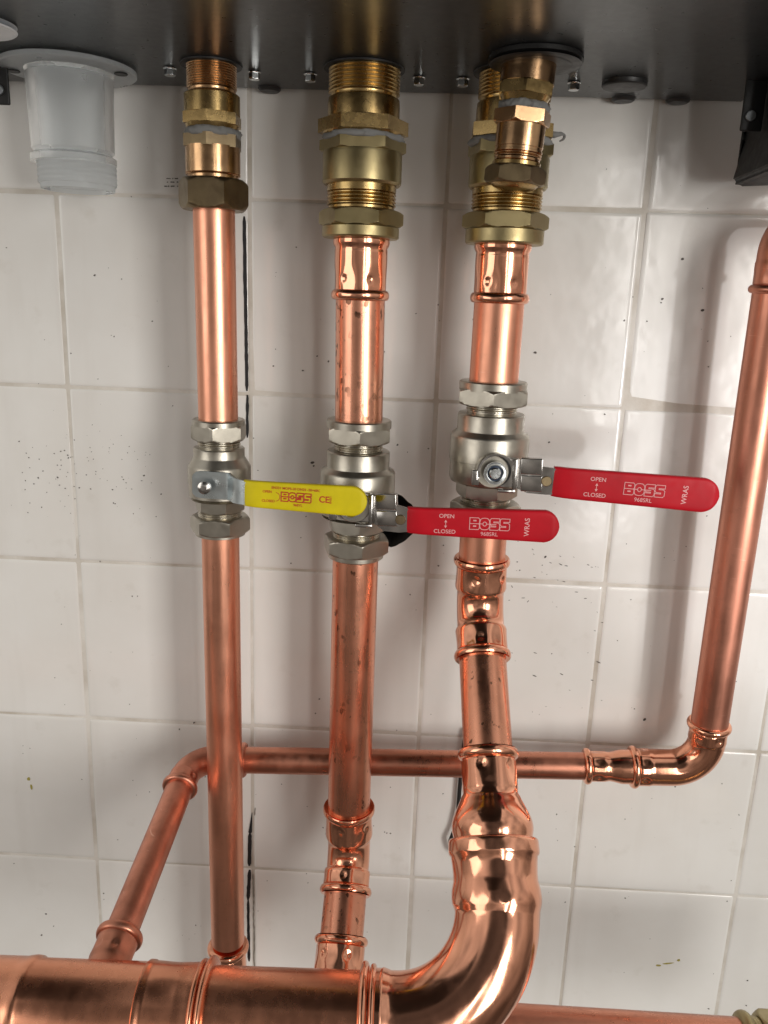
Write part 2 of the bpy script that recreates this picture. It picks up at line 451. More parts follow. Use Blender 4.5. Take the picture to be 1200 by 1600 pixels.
for _ in range(95):
    px, py = random.gauss(130, 75), 735 + random.gauss(0, 38); s = abs(random.gauss(.35, .2))+.12
    P = at(px, py, 0); fleck(bm, P.x, P.z, s, s*.7, random.uniform(0, 3), .2)
for _ in range(42):
    px, py = random.uniform(790, 950), random.uniform(850, 1120); s = abs(random.gauss(.45, .25))+.15
    P = at(px, py, 0); fleck(bm, P.x, P.z, s*1.7, s*.4, random.gauss(-.25, .35), .2)
for _ in range(260):
    x, z = random.uniform(-40, 600), random.uniform(-690, 60); s = abs(random.gauss(.28, .22))+.1
    fleck(bm, x, z, s*1.1, s*.8, random.uniform(0, 3), .2)
for k in range(26):                          # smudged little print beside the gas pipe
    P = at(256+random.uniform(0, 22), random.choice((279, 284.5, 291)), 0); fleck(bm, P.x, P.z, random.uniform(.4, .9), .5, random.uniform(-.1, .1), .15)
sp = obj('splash_specks', bm, SPK, wall); sp['kind'] = 'stuff'
bm = B()
for px, py, a, b2, an in ((1043, 1505, 7.5, 1.0, .22), (1028, 1508, 4, 1.2, 0), (1060, 1500, 2.4, 1.5, .5), (45, 1217, 2.0, 2.4, .2), (49, 1229, 1.3, 4, .1)):
    P = at(px, py, 0); fleck(bm, P.x, P.z, a*.72, b2*.8, an, .55)
obj('yellow_smear', bm, STN, wall)

# ------------------------------------------------------------------ the boiler overhead
ZB = 75.4
boil = thing('boiler', 'dark satin underside of the wall boiler that all the fittings hang from', 'boiler', (240, -100, ZB))
bm = B(); box(bm, (-60, -560, ZB), (508, -9, ZB+1.6), .7); obj('base_plate', bm, BLK, boil)
bm = B(); box(bm, (-60, -560, ZB+1.9), (508, -9, ZB+620), 3); obj('casing', bm, WCAS, boil)
for x, y in ((108.5, -60), (165.1, -56), (202.8, -54.5), (276.5, -53.5), (305.9, -53.2), (380.9, -51)):
    bm = B(); cyl(bm, (x, y, ZB-.05), (x, y, ZB-1.2), 4.4); hexnut(bm, (x, y, ZB-1.2), (x, y, ZB-5.2), 6.6, random.uniform(.1, .9), 0, .3)
    obj('bolt', bm, STL, boil)
bm = B(); tube(bm, [(414, -54, ZB), (414, -54, ZB-4)], [(0, 15), (.5, 14.8), (2.6, 14.8), (3.4, 14), (3.8, 12), (4, .5)], 48); obj('blanking_plug', bm, RUB, boil)
for x in (167, 424, 463):
    bm = B(); tube(bm, [(x, -9, ZB), (x, -9, ZB-2.4)], [(0, 8.6), (1.4, 7.8), (2.1, 6.8), (2.4, .5)], 32); obj('rubber_foot', bm, RUB, boil)
G4 = Vector((347.5, -108, ZB))
bm = B(); tube(bm, [G4, G4+Vector((0, 0, -7))], [(0, 28), (.5, 28.6), (3, 28.8), (4.6, 28), (5.2, 26.5), (5.4, 22), (5.2, 20.6), (3.5, 20)], 64); obj('rubber_grommet', bm, RUB, boil)
bm = B(); tube(bm, [(240.5, -70, ZB-.1), (240.5, -70, ZB-1.2)], [(0, 27), (1, 26.6), (1.1, 1)], 48); obj('pipe_seal', bm, BLM, boil)
bm = B(); tube(bm, [(139, -70, ZB-.1), (139, -70, ZB-1.2)], [(0, 20.5), (1, 20.2), (1.1, 1)], 48); obj('pipe_seal', bm, BLM, boil)
bm = B(); tube(bm, [(338.8, -70, ZB-.1), (338.8, -70, ZB-1.2)], [(0, 27), (1, 26.6), (1.1, 1)], 48); obj('pipe_seal', bm, BLM, boil)

# milky drain spigot, ring beside it
S0 = Vector((38, -56, ZB))
spg = thing('drain_spigot', 'milky translucent plastic drain spigot with a wide flange under the boiler', 'drain spigot', S0)
bm = B()
def fl(th, s, r): return r
tube(bm, [S0+Vector((0, 0, -.6)), S0+Vector((0, 0, -4.2))], [(0, 30), (.01, 43.5), (.5, 44.5), (2.8, 44.5), (3.5, 43.6), (3.6, 29)], 64); obj('flange', bm, MILK, spg)
bm = B(); tube(bm, [S0+Vector((0, 0, -4)), S0+Vector((0, 0, -62))], [(0, 29.5), (3, 28.6), (50, 27.4), (54, 28.6), (58, 28.6), (58.05, 25.6), (52, 25.2), (2, 26)], 56, cap=False); obj('barrel', bm, MILK, spg)
bm = B(); tube(bm, [S0+Vector((2, 0, -60)), S0+Vector((2, 0, -82))], threads(0, 16, 26.4, 3.2, .45)+[(16.2, 25), (19.5, 24.6), (19.6, 22.5), (1, 22.5)], 56, cap=False); obj('threaded_end', bm, MILK, spg)
for sx_ in (-1, 1):
    bm = B(); cyl(bm, S0+Vector((37*sx_, -4, -4.4)), S0+Vector((37*sx_, -4, -5.4)), 4.6); obj('screw_slot', bm, BLM, spg)
R0 = Vector((20, -146, ZB))
bm = B(); tube(bm, [R0, R0+Vector((0, 0, -4))], [(0, 22), (.4, 23), (3, 23), (3.8, 22), (4, 12.5), (1, 12)], 56, cap=False)
tag(obj('plastic_ring', bm, NYL, None, R0), 'pale plastic ring under the boiler at the very edge of the top left corner', 'ring')

def bracket(loc, label, x0, x1, zt, zb, hx):
    t_ = thing('hanging_bracket', label, 'bracket', loc)
    bm = B(); box(bm, (x0, loc[1]-1.2, zb), (x1, loc[1]+1.2, zt), 1.1, 3); obj('plate', bm, BLM, t_)
    bm = B(); cyl(bm, (hx, loc[1]-3.4, zb+9), (hx, loc[1]-1, zb+9), 3.4); obj('screw', bm, metal_grey, t_)
    return t_
metal_grey = metal('grey_screw', (.28, .30, .31), .5)
pl = at(0, 140, -64)
bracket((pl.x-8, -64, ZB), 'small black bracket with one grey screw beside the milky plastic spigot', pl.x-14, pl.x+6.5, ZB, at(0, 164, -64).z, pl.x)
pr_ = at(1168, 205, -66)
bracket((pr_.x+4, -66, ZB), 'small black bracket with one grey screw beside the black hose cover', at(1156, 200, -66).x, at(1156, 200, -66).x+14, ZB+20, at(1156, 205, -66).z, at(1170, 188, -66).x)
hc = at(1164, 278, -62); hx0 = hc.x
bm = B()
pts = [(hx0, hc.z+1), (hx0+5, hc.z-1.5), (hx0+60, hc.z+2), (hx0+66, ZB+30), (hx0+3, ZB+30), (hx0+5.5, ZB-28)]
fr = [bm.verts.new((x, -104, z)) for x, z in pts]; bk = [bm.verts.new((x+2, -30, z)) for x, z in pts]
bm.faces.new(fr); bm.faces.new(list(reversed(bk)))
for k in range(6): bm.faces.new((fr[k], bk[k], bk[(k+1) % 6], fr[(k+1) % 6]))
bmesh.ops.bevel(bm, geom=list(bm.edges), offset=2.5, segments=3, affect='EDGES')
tag(obj('hose_cover', bm, BLM, None, (hx0+30, -66, ZB)), 'matt black moulded cover hanging at the right edge under the boiler', 'cover')

# ------------------------------------------------------------------ brass fittings under the boiler
def stack_z(X, Y, rows):                      # rows: (row top, row bottom, width px) -> (z0, z1, r)
    out = []
    for y0, y1, w in rows:
        z = zf(X, Y, (y0+y1)/2); r = w/2*mmpx((X, Y, z))
        out.append((zf(X, Y-r, y0), zf(X, Y-r, y1), r))
    return out
def V(X, Y, z): return Vector((X, Y, z))
AX1, AX2, AX3, AY = 139.2, 240.8, 339.4, -70.

# -- gas fitting
X, Y = AX1, AY
s = stack_z(X, Y, [(100, 137, 78), (137, 170, 87), (170, 188, 87), (188, 196, 80), (195, 206, 88), (205, 225, 86), (223, 269, 85), (268, 276, 78), (273, 323, 108)])
gf = thing('brass_union', 'narrow brass and bronze union above the gas pipe with one large dark hexagon nut', 'pipe union', V(X, Y, s[8][1]), 'unions under the boiler')
bm = B(); tube(bm, [V(X, Y, ZB-.5), V(X, Y, s[0][1])], threads(0, ZB-.5-s[0][1]-1, s[0][2], 1.5, .7)+[(ZB-.5-s[0][1], s[0][2]-1.2)]); obj('threaded_neck', bm, BRZ, gf)
bm = B(); L = s[1][0]-s[1][1]; tube(bm, [V(X, Y, s[1][0]), V(X, Y, s[1][1])], [(0, s[1][2]-1.2), (1, s[1][2]), (L, s[1][2])]); obj('sleeve', bm, BRT, gf)
bm = B(); hexnut(bm, V(X, Y, s[2][0]), V(X, Y, s[2][1]), s[2][2]*2*.94, PI/6-.03, 0, 0, 1.155); tube(bm, [V(X, Y, s[3][0]+.1), V(X, Y, s[3][1]-1)], [(0, s[3][2]+1), (2.5, s[3][2]), (s[3][0]-s[3][1]+1, s[3][2]-1)]); obj('hex_collar', bm, BRT, gf)
def washer(name, X, Y, z0, z1, r, parent, amp=.9):
    bm = B(); L = z0-z1
    f = [random.uniform(0, 6) for _ in range(6)]
    def md(th, s_, r_):
        return r_ + amp*(.5*math.sin(3*th+f[0]) + .45*math.sin(7*th+f[1]+s_) + .4*math.sin(13*th+f[2]+2*s_) + .3*math.sin(23*th+f[3]-3*s_))
    tube(bm, [V(X, Y, z0), V(X, Y, z1)], [(0, r-2.2), (L*.15, r-.7), (L*.35, r), (L*.65, r+.2), (L*.9, r-.6), (L, r-2)], 120, mod=md)
    o = obj(name, bm, FIB, parent, angle=80)
    return o
washer('jointing_hemp', X, Y, s[4][0]+.8, s[4][1]-1, s[4][2]-.2, gf)
bm = B(); hexnut(bm, V(X, Y, s[5][0]), V(X, Y, s[5][1]), s[5][2]*2*.94, .5, 0, 0, 1.14); obj('hex_collar', bm, BRD, gf)
bm = B(); L = s[6][0]-s[6][1]; tube(bm, [V(X, Y, s[6][0]), V(X, Y, s[7][1])], [(0, s[6][2]), (L-1.2, s[6][2]), (L-.9, s[6][2]-.5), (L-.5, s[6][2]), (L, s[6][2]-.3), (L+.1, s[7][2]), (s[6][0]-s[7][1], s[7][2])]); obj('tail_piece', bm, BRZ, gf)
bm = B(); hexnut(bm, V(X, Y, s[8][0]), V(X, Y, s[8][1]), s[8][2]*2*.885, 0, .3, .3, 1.14); obj('hex_nut', bm, BRD, gf)
gas_nut_bottom = s[8][1]

# -- the two wide unions
def wide_union(X, Y, rows, label, hp, hp2):
    s = stack_z(X, Y, rows)
    g = thing('brass_union', label, 'pipe union', V(X, Y, s[9][1]), 'unions under the boiler')
    bm = B(); L = ZB-.5-s[0][1]; tube(bm, [V(X, Y, ZB-.5), V(X, Y, s[0][1])], threads(0, L-1.5, s[0][2], 2.3, 1.0)+[(L, s[0][2]-1.6)]); obj('threaded_neck', bm, BRT, g)
    bm = B(); L = s[1][0]-s[1][1]; tube(bm, [V(X, Y, s[1][0]), V(X, Y, s[1][1]-.3)], [(0, s[1][2]-1.5), (.8, s[1][2]-.3), (L*.4, s[1][2]), (L+.3, s[1][2])]); obj('sleeve', bm, BRT, g)
    bm = B(); hexnut(bm, V(X, Y, s[2][0]), V(X, Y, s[2][1]), s[2][2]*2*.89, hp, 0, 0, 1.155)
    tube(bm, [V(X, Y, s[2][1]+.1), V(X, Y, s[2][1]-3)], [(0, s[2][2]*.93), (1, s[2][2]*.9), (3, s[2][2]*.84)]); obj('hex_collar', bm, BRT, g)
    washer('jointing_hemp', X, Y, s[3][0], s[3][1]-.6, s[3][2], g, 1.0)
    bm = B(); hexnut(bm, V(X, Y, s[4][0]), V(X, Y, s[4][1]), s[4][2]*2*.9, hp2, 0, .2, 1.13); obj('hex_collar', bm, BRS, g)
    bm = B(); L = s[5][0]-s[5][1]; tube(bm, [V(X, Y, s[5][0]+.4), V(X, Y, s[5][1])], [(0, s[5][2]*.985), (2, s[5][2]), (L-1.5, s[5][2]), (L, s[5][2]-1.2)]); obj('cast_body', bm, BRS, g)
    L1 = s[6][0]-s[6][1]; L = s[6][0]-s[7][1]
    bm = B(); tube(bm, [V(X, Y, s[6][0]+.3), V(X, Y, s[7][1])], [(0, s[6][2]), (L1, s[6][2])]+threads(L1+.3, L-.2, s[7][2], 2.3, 1.1)+[(L+.3, s[7][2]-1.5)]); obj('threaded_end', bm, BRT, g)
    bm = B(); hexnut(bm, V(X, Y, s[8][0]), V(X, Y, s[8][1]), s[8][2]*2*.9, 0.04, .3, .3, 1.13)
    L = s[9][0]-s[9][1]; tube(bm, [V(X, Y, s[8][1]+1.0), V(X, Y, s[9][1])], [(0, s[9][2]-1), (1.2, s[9][2]), (L, s[9][2]), (L+1.0, s[9][2]-1)]); obj('compression_nut', bm, BRS, g)
    return s
R2 = [(104, 141, 112), (141, 174, 113), (174, 197, 138), (199, 210, 128), (209, 229, 131), (229, 283, 124), (283, 295, 108), (295, 323, 108), (322, 350, 128), (350, 368, 120)]
s2 = wide_union(AX2, AY, R2, 'wide brass union in the middle with no other fitting in front of it', -.10, -.06)
R3 = [(112, 148, 112), (148, 184, 114), (184, 206, 136), (206, 218, 130), (214, 236, 130), (236, 289, 124), (289, 300, 110), (298, 328, 110), (327, 355, 130), (354, 377, 122)]
s3 = wide_union(AX3, AY, R3, 'wide brass union half hidden behind the small capped bronze fitting', .55, .3)

# -- small capped fitting in front
A4 = at(829, 84, -108); E4 = at(803.5, 286, -108)
d4 = (E4-A4).normalized()
def p4(py):
    a, b2 = -30., 160.
    for _ in range(50):
        m_ = (a+b2)/2
        if proj(A4+d4*m_+Vector((0, -16, 0)))[1] < py: a = m_
        else: b2 = m_
    return (a+b2)/2
cf = thing('capped_stub', 'slim bronze stub closed by a dark hexagon cap in front of the right union', 'capped fitting', A4)
k4 = mmpx(A4+d4*40)
def seg(y0, y1): 
    return A4+d4*p4(y0), A4+d4*p4(y1)
a, c = seg(62, 122); bm = B(); tube(bm, [a, c], [(0, 42*k4), ((c-a).length, 42*k4)]); obj('pipe_stub', bm, BRZ, cf)
a, c = seg(120, 142); bm = B(); hexnut(bm, a, c, 80*k4, PI/6+.1, .15, .0, 1.14)
a, c = seg(142, 152); tube(bm, [a, c], [(0, 39*k4), ((c-a).length, 34*k4)]); obj('hex_collar', bm, BRT, cf)
a, c = seg(151, 168); bm = B(); L = (c-a).length
tube(bm, [a, c], [(0, 33*k4), (1, 37*k4), (L*.5, 40*k4), (L-.8, 38*k4), (L, 34*k4)], 120, mod=lambda th, s_, r: r+.7*math.sin(5*th+s_)+.5*math.sin(11*th-s_)+.35*math.sin(27*th+2*s_)); obj('jointing_hemp', bm, FIB, cf, angle=80)
a, c = seg(166, 189); bm = B(); hexnut(bm, a, c, 79*k4, -.17, .0, .2, 1.14); obj('hex_collar', bm, BRZ, cf)
a, c = seg(188, 247); bm = B(); L = (c-a).length
tube(bm, [a, c], [(0, 38*k4), (L*.62, 38*k4), (L*.63, 37*k4), (L*.70, 37*k4), (L*.71, 38*k4), (L*.76, 38*k4)]+threads(L*.77, L*.98, 37.5*k4, 1.6, .8)+[(L, 34*k4)]); obj('tail_piece', bm, BRZ, cf)
a, c = seg(247, 256); bm = B(); tube(bm, [a, c], [(0, 34*k4), (.5, 38*k4), ((c-a).length, 38*k4)]); obj('ring', bm, BRT, cf)
a, c = seg(255, 284); bm = B(); hexnut(bm, a, c, 84*k4, .12, .25, .25, 1.14); obj('hex_cap', bm, BRD, cf)
a, c = seg(284, 295); bm = B(); L = (c-a).length; tube(bm, [a, c], [(0, 38*k4), (L*.4, 33*k4), (L*.8, 22*k4), (L, 6*k4)]); obj('cap_end', bm, BRT, cf)

# torn jointing tape that sticks out of the right union
bm = B(); pz = at(870, 213, -70)
poly = [at(852, 206, -75), at(866, 211, -78), at(877, 209, -76), at(884, 211, -74), at(880, 218, -73), at(874, 221, -72)]
tube(bm, fillet(poly, 2.0, 4), [(0, 2.6), (6, 2.4), (10, 1.5), (arcs(fillet(poly, 2.0, 4)), .6)], 12, mod=lambda th, s_, r: r*(.6+.4*abs(math.sin(th+s_*.3))))
tag(obj('tape_end', bm, FIB, None, pz), 'torn grey end of jointing tape sticking out beside the right brass union', 'tape')

# ------------------------------------------------------------------ copper pipes and press fittings
def pipe(name, label, poly, r, m_, cat='pipe', group=None, segs=64, mod=None):
    L = arcs(poly); bm = B()
    n = max(2, int(L/6)); tube(bm, poly, [(0, r)]+[(L*k/n, r) for k in range(1, n)]+[(L, r)], segs, mod=mod)
    P = Vector(poly[0]); return tag(obj(name, bm, m_, None, P), label, cat, group)
V1X, V2X, V3X = 140.4, 243.4, 338.6
v1t, v1b = zf(V1X, AY-17, 658), zf(V1X, AY-17, 846)
v2t, v2b = zf(V2X, AY-21, 660), zf(V2X, AY-21, 885)
v3t = zf(V3X, AY-21, 602)
GP = 'straight copper pipes'
pipe('copper_pipe', 'short upper gas pipe from the dark hexagon nut down to the yellow lever valve', [V(AX1+.1, AY, gas_nut_bottom+8), V(V1X-.2, AY, v1t-8)], 14.3, COP, 'pipe', GP)
hz = -640
pipe('copper_pipe', 'long straight gas pipe falling from the yellow lever valve past the crossing pipe', [V(V1X, AY, v1b+10), V(141.6, AY, zf(141.6, AY-15, 1490))], 14.1, COP, 'pipe', GP)

def adapter(X, Y, ytop, ycol, label):
    z0, zc = zf(X, Y-19, ytop), zf(X, Y-20, ycol); L = z0-zc; st = 3
    g = thing('press_socket', label, 'press fitting', V(X, Y, zc), 'press sockets under the unions')
    bm = B()
    pr = [(0, 18.6), (1.5, 19.4), (4.5, 19.6), (6, 19.2), (8, 18.0)]+fine(9.5, L-5, 18.3, 1.5)+bead(L-.5, 18.2, 7, 2.4)+[(L+3.2, 17.6)]
    tube(bm, [V(X, Y, z0+st), V(X, Y, zc-6)], [(s_+st if s_ else 0, r) for s_, r in pr], 96,
         mod=pressmod([(L-9+st, 13, 1)], 6, .35, .8, [(L-11+st, -.45, 3.2, 1.1), (L-11+st, .62, 3.2, 1.1)]))
    obj('socket', bm, COPF, g, angle=50)
    return zc
za = adapter(241.6, AY, 366, 462, 'shiny pressed copper socket directly under the middle brass union')
zb_ = adapter(338.9, AY, 374, 467, 'shiny pressed copper socket directly under the right brass union')
pipe('copper_pipe', 'short copper pipe with brown spots above the yellow tip and middle valve', [V(241.8, AY, za+4), V(V2X-.2, AY, v2t-8)], 17.25, COPS, 'pipe', GP)
pipe('copper_pipe', 'short clean copper pipe above the valve with the higher red lever', [V(338.9, AY, zb_+4), V(V3X, AY, v3t-8)], 17.4, COP, 'pipe', GP)

# middle return: long pipe, 45 degree elbow leaning forward, short piece, socket
H2 = at(545.5, 1333, -69)
D2 = Vector((-.02, -math.sin(math.radians(47)), -math.cos(math.radians(47)))).normalized()
def s_at(A, d, py, lo=-100, hi=400):
    for _ in range(60):
        m_ = (lo+hi)/2
        if proj(A+d*m_)[1] < py: lo = m_
        else: hi = m_
    return (lo+hi)/2
UPV = Vector((0, 0, -1))
zc2 = zf(243.6, AY, 1262)
pipe('copper_pipe', 'long middle copper pipe from the lower red lever valve to a pressed elbow', [V(V2X, AY, v2b+10), V(243.6, AY, zc2-4)], 17.3, COPM, 'pipe', GP)
def elbow45(A, corner, Bp, r, bend, label, name='press_elbow', cat='elbow', rs=19.4, rb=21.4, mt=None, group=None):
    path = fillet([A, corner, Bp], bend, 12); L = arcs(path)
    g = thing(name, label, cat, corner, group)
    l1 = (Vector(A)-Vector(corner)).length; l2 = L-l1
    n1 = l1*.62; n2 = L-(L-l1)*.62
    pr = [(-.01, r+.3)]+bead(3, rs-.6, 7, rb-rs+.6)[1:]+fine(7, n1-2, rs, 1.4)+[(n1-.5, rs-.5), (n1+1, r+.3)]+[(n2-1, r+.3), (n2+.5, rs-.5)]+fine(n2+2, L-7, rs, 1.4)+bead(L-3, rs-.6, 7, rb-rs+.6)[:-1]+[(L, r+.3)]
    pr[0] = (0, r+.3)
    bm = B(); tube(bm, path, pr, 96, mod=pressmod([(12, 11, 1), (L-12, 11, 1)], 6, .5, .9, [(13, .25, 4, 1.2), (L-12, .1, 4, 1.3), (L-12, 1.2, 4, 1.2), (13, -.9, 4, 1.2)]))
    obj('elbow_body', bm, mt or COPF, g, angle=50)
    return g
c2 = H2+D2*s_at(H2, D2, 1398)
elbow45(V(243.6, AY, zc2+2), H2, c2, 17.2, 30, 'pressed copper elbow on the middle pipe just below the crossing pipe', group='angled press elbows')
k2 = H2+D2*s_at(H2, D2, 1470)
pipe('copper_pipe', 'stubby leaning copper pipe between the middle elbow and the socket at the big header', [c2-D2*6, k2+D2*8], 17.2, COPM, 'pipe', GP)
def r9(s_): P_ = H2+D2*s_; return proj((400, P_.y, P_.z))[1]
lo_, hi_ = 60., 220.
for _ in range(50):
    m_ = (lo_+hi_)/2
    if r9(m_) < 1611: lo_ = m_
    else: hi_ = m_
R9 = H2+D2*lo_                                # axis of the low rear pipe
g = thing('press_tee', 'pressed copper branch socket rising behind the big header from the low rear pipe', 'tee', R9)
Lk = (R9-k2).length; bm = B()
tube(bm, [k2-D2*3, R9], [(0, 17.6)]+bead(3, 18.6, 7, 2.8)[1:]+fine(7, 22, 19.4, 1.4)+[(Lk-22, 19.4), (Lk+3, 19.4)], 96, mod=pressmod([(13, 11, 1)], 6, .3, .9, [(14, -.35, 4.5, 1.6), (14, .7, 4, 1.2)]))
obj('branch', bm, COPF, g, angle=50)
bm = B(); tube(bm, [R9+Vector((-46, 0, 0)), R9+Vector((46, 0, 0))], [(0, 17.6)]+bead(3, 18.6, 7, 2.8)[1:]+[(8, 19.4), (84, 19.4)]+bead(89, 18.6, 7, 2.8)[:-1]+[(92, 17.6)], 72, ref=(0, 0, 1)); obj('run', bm, COPF, g, angle=50)
rA = at(1172, 1604, R9.y); RX = Vector((rA.x-9, R9.y, R9.z))
pipe('copper_pipe', 'dull reddish copper pipe running low behind the big elbow to the right edge', [R9+Vector((40, 0, 0)), Vector((rA.x-2, R9.y, R9.z))], 17.4, COPO, 'pipe', GP)
g = thing('brass_coupling', 'tarnished brass coupling on the low pipe in the bottom right corner', 'coupling', (rA.x, R9.y, R9.z))
bm = B(); tube(bm, [Vector((rA.x-6, R9.y, R9.z)), Vector((rA.x+9, R9.y, R9.z))], [(0, 17.6)]+bead(5, 18.2, 9, 4)[1:]+[(10, 18.6), (15, 18.6)], 64, ref=(0, 0, 1)); obj('olive', bm, BRS, g)
bm = B(); hexnut(bm, Vector((rA.x+9.2, R9.y, R9.z)), Vector((rA.x+34, R9.y, R9.z)), 41, .2); obj('hex_nut', bm, BRS, g)
bm = B(); cyl(bm, Vector((rA.x+34, R9.y, R9.z)), Vector((rA.x+95, R9.y, R9.z)), 17.4); obj('tail', bm, BRT, g)

# right flow: stub, 45 elbow, leaning pipe, reducer, big elbow, header
HY, HZ = -249., -501.
def HP(x): return Vector((x, HY, HZ-.033*(354.5-x)))
E3 = Vector((339.6, AY, -297.2)); K3 = Vector((354.5, HY, HZ)); D3 = (K3-E3).normalized()
v3b = zf(V3X, AY-21, 846)
zc3 = zf(338.6, AY, 874)
pipe('copper_pipe', 'short copper stub seen just under the lower red lever grip', [V(V3X, AY, v3b+12), V(338.7, AY, zc3-4)], 17.4, COP, 'pipe', GP)
c3 = E3+D3*s_at(E3, D3, 1031)
elbow45(V(338.7, AY, zc3+2), E3, c3, 17.3, 30, 'pressed copper elbow below the red lever grips that tilts the right pipe forward', group='angled press elbows', rs=19.3, rb=21.3)
q1 = s_at(E3, D3, 1178); r1 = E3+D3*q1
pipe('copper_pipe', 'leaning copper pipe with a dark reflected stripe between elbow and reducer', [c3-D3*6, r1+D3*8], 17.4, COPL, 'pipe', GP)
q2, q3, q4 = s_at(E3, D3, 1243), s_at(E3, D3, 1283), s_at(E3, D3, 1322)
g = thing('press_reducer', 'bell shaped copper reducer that widens the right pipe above the big elbow', 'reducer', r1)
bm = B(); l2, l4 = q2-q1, q4-q1
bell = []
for py_, w_ in ((1246, 92), (1252, 97), (1258, 103), (1265, 110), (1272, 116.5), (1279, 122), (1286, 125.5), (1293, 127), (1299, 126.5), (1305, 124.5), (1312, 122)):
    q_ = s_at(E3, D3, py_); bell.append((q_-q1+3, w_/2*mmpx(E3+D3*q_)))
tube(bm, [r1-D3*3, E3+D3*(q4+6)], [(0, 17.6)]+bead(3.2, 18.6, 7.5, 2.9)[1:]+fine(7.5, l2-1, 19.2, 1.4)+[(l2+2, 18.9)]+bell+[(l4+8, 26.4)], 112,
     mod=pressmod([(14, 12, 1)], 6, .2, .9, [(12, .35, 4, 1.6), (12, -.75, 3, 1.4), (25, .1, 5, .6)]))
obj('reducer_body', bm, COPF, g, angle=50)
eA = E3+D3*s_at(E3, D3, 1310); X54 = 27.0
eB = HP(at(561, 1575, HY).x)
path = fillet([eA, K3, eB], 64, 26); L = arcs(path)
g = thing('large_elbow', 'big polished copper elbow sweeping from the right pipe into the header', 'elbow', K3)
la = (K3-eA).length-64/math.tan((eA-K3).angle(eB-K3)/2)   # start of bend
lb = L-((eB-K3).length-64/math.tan((eA-K3).angle(eB-K3)/2))
lb2 = lb + 8
qe = [s_at(E3, D3, y_)-s_at(E3, D3, 1310) for y_ in (1338, 1350, 1372, 1392, 1404, 1412, 1424)]
pr = [(0, 26.8), (.5, 29.2), (1.6, 30.1), (3, 30.3), (qe[0]-2.5, 30.4), (qe[0]-1, 30.1), (qe[0]+.4, 28.9), (qe[1], 28.4), (qe[2]-2, 27.9), (qe[2]+2, 28.0), (qe[3], 29.2), (qe[4], 29.5), (qe[5], 29.2), (qe[6], 27.7), (qe[6]+3, 27.4)]
pr += [(lb2-4, 27.5), (lb2-2, 28.2), (lb2+1, 29.1)]+fine(lb2+3, L-14, 28.6, 1.6)+bead(L-8.5, 28.6, 4, 2.4)+bead(L-3.2, 28.6, 5.4, 3.8)[:-1]+[(L, 27.4)]
bm = B(); tube(bm, path, pr, 128, mod=pressmod([(22, 10, .8), (L-24, 9, .4)], 6, .25, .8, [(5.5, .12, 4, 1.1), (5.5, .52, 4, 1.1), (qe[4], .42, 7, 1.0), (qe[4], -.1, 6, .6)]))
obj('elbow_body', bm, COPF, g, angle=50)
hxL = at(318, 1570, HY).x
pipe('copper_pipe', 'thick horizontal copper header pipe between two big collars at the bottom', [HP(eB.x+10), HP(hxL-8)], 27.1, COPH, 'pipe', GP, 96)
# header tee at the bottom left with its branch
TB = HP(at(140, 1568, HY).x)
E2 = at(299, 1186, -40)
g = thing('header_tee', 'thick copper tee at the bottom left where the slanting pipe meets the header', 'tee', TB)
xs = [at(p, 1570, HY).x for p in (331, 300, 290, 232, 226, 52, 44, -60)]
x0 = xs[0]; L = x0-xs[-1]
pr = [(0, 27.3)]+bead(2.6, 28.6, 5, 4.0)[1:]+bead(7.6, 28.6, 4, 2.2)+[(x0-xs[1], 28.6), (x0-xs[1]+3, 28.5)]+fine(x0-xs[2]+1, x0-xs[3]-1, 28.7, 2)+[(x0-xs[3], 29.3), (x0-xs[4], 29.4), (x0-xs[4]+1, 28.0)]
pr += [(x0-xs[5]-1, 28.2), (x0-xs[5]+.5, 29.4), (x0-xs[6], 29.8), (x0-xs[6]+3, 29.4)]+fine(x0-xs[6]+6, L-8, 28.8, 2)+[(L-6, 30), (L-2, 30), (L, 27.4)]
bm = B(); tube(bm, [HP(x0), HP(xs[-1])], pr, 112, mod=pressmod([(x0-xs[2]+8, 14, 1)], 6, .2, .7)); obj('run', bm, COPH, g, angle=50)
D5 = (TB-E2).normalized()
b1 = E2+D5*s_at(E2, D5, 1462)
Lb = (TB-b1).length
bm = B(); tube(bm, [b1-D5*3, TB], [(0, 11.6)]+bead(4, 13.9, 6.5, 2.2)[1:]+fine(8, 22, 13.9, 1.4)+[(Lb-26, 13.4), (Lb-22, 15), (Lb, 16)], 80, mod=pressmod([(14, 8, 1)], 6, .2, .6, [(17, -.3, 3, 1), (17, .6, 3, 1)]), ref=(0, 0, 1)); obj('branch', bm, COPO, g, angle=50)
pipe('copper_pipe', 'copper pipe beyond the header tee at the lower left edge', [HP(xs[-1]+10), HP(xs[-1]-220)], 27.1, COPH, 'pipe', GP)
# gas pipe end socket
zg = zf(141.6, AY, 1480)
g = thing('press_coupling', 'small collar and socket at the foot of the gas pipe behind the header', 'coupling', V(141.6, AY, zg-40))
bm = B(); tube(bm, [V(141.6, AY, zg+4), V(141.6, AY, zg-60)], [(0, 14.4)]+bead(4, 15.2, 7, 2.6)[1:]+fine(8, 28, 15.7, 1.5)+[(29, 15), (31, 14.4), (64, 14.4)], 72, mod=pressmod([(13, 9, 1)], 6, .2, .7)); obj('socket', bm, COPF, g, angle=50)
pipe('copper_pipe', 'gas pipe continuing down behind the header', [V(141.6, AY, zg-50), V(141.6, AY, zg-330)], 14.1, COP, 'pipe', GP)

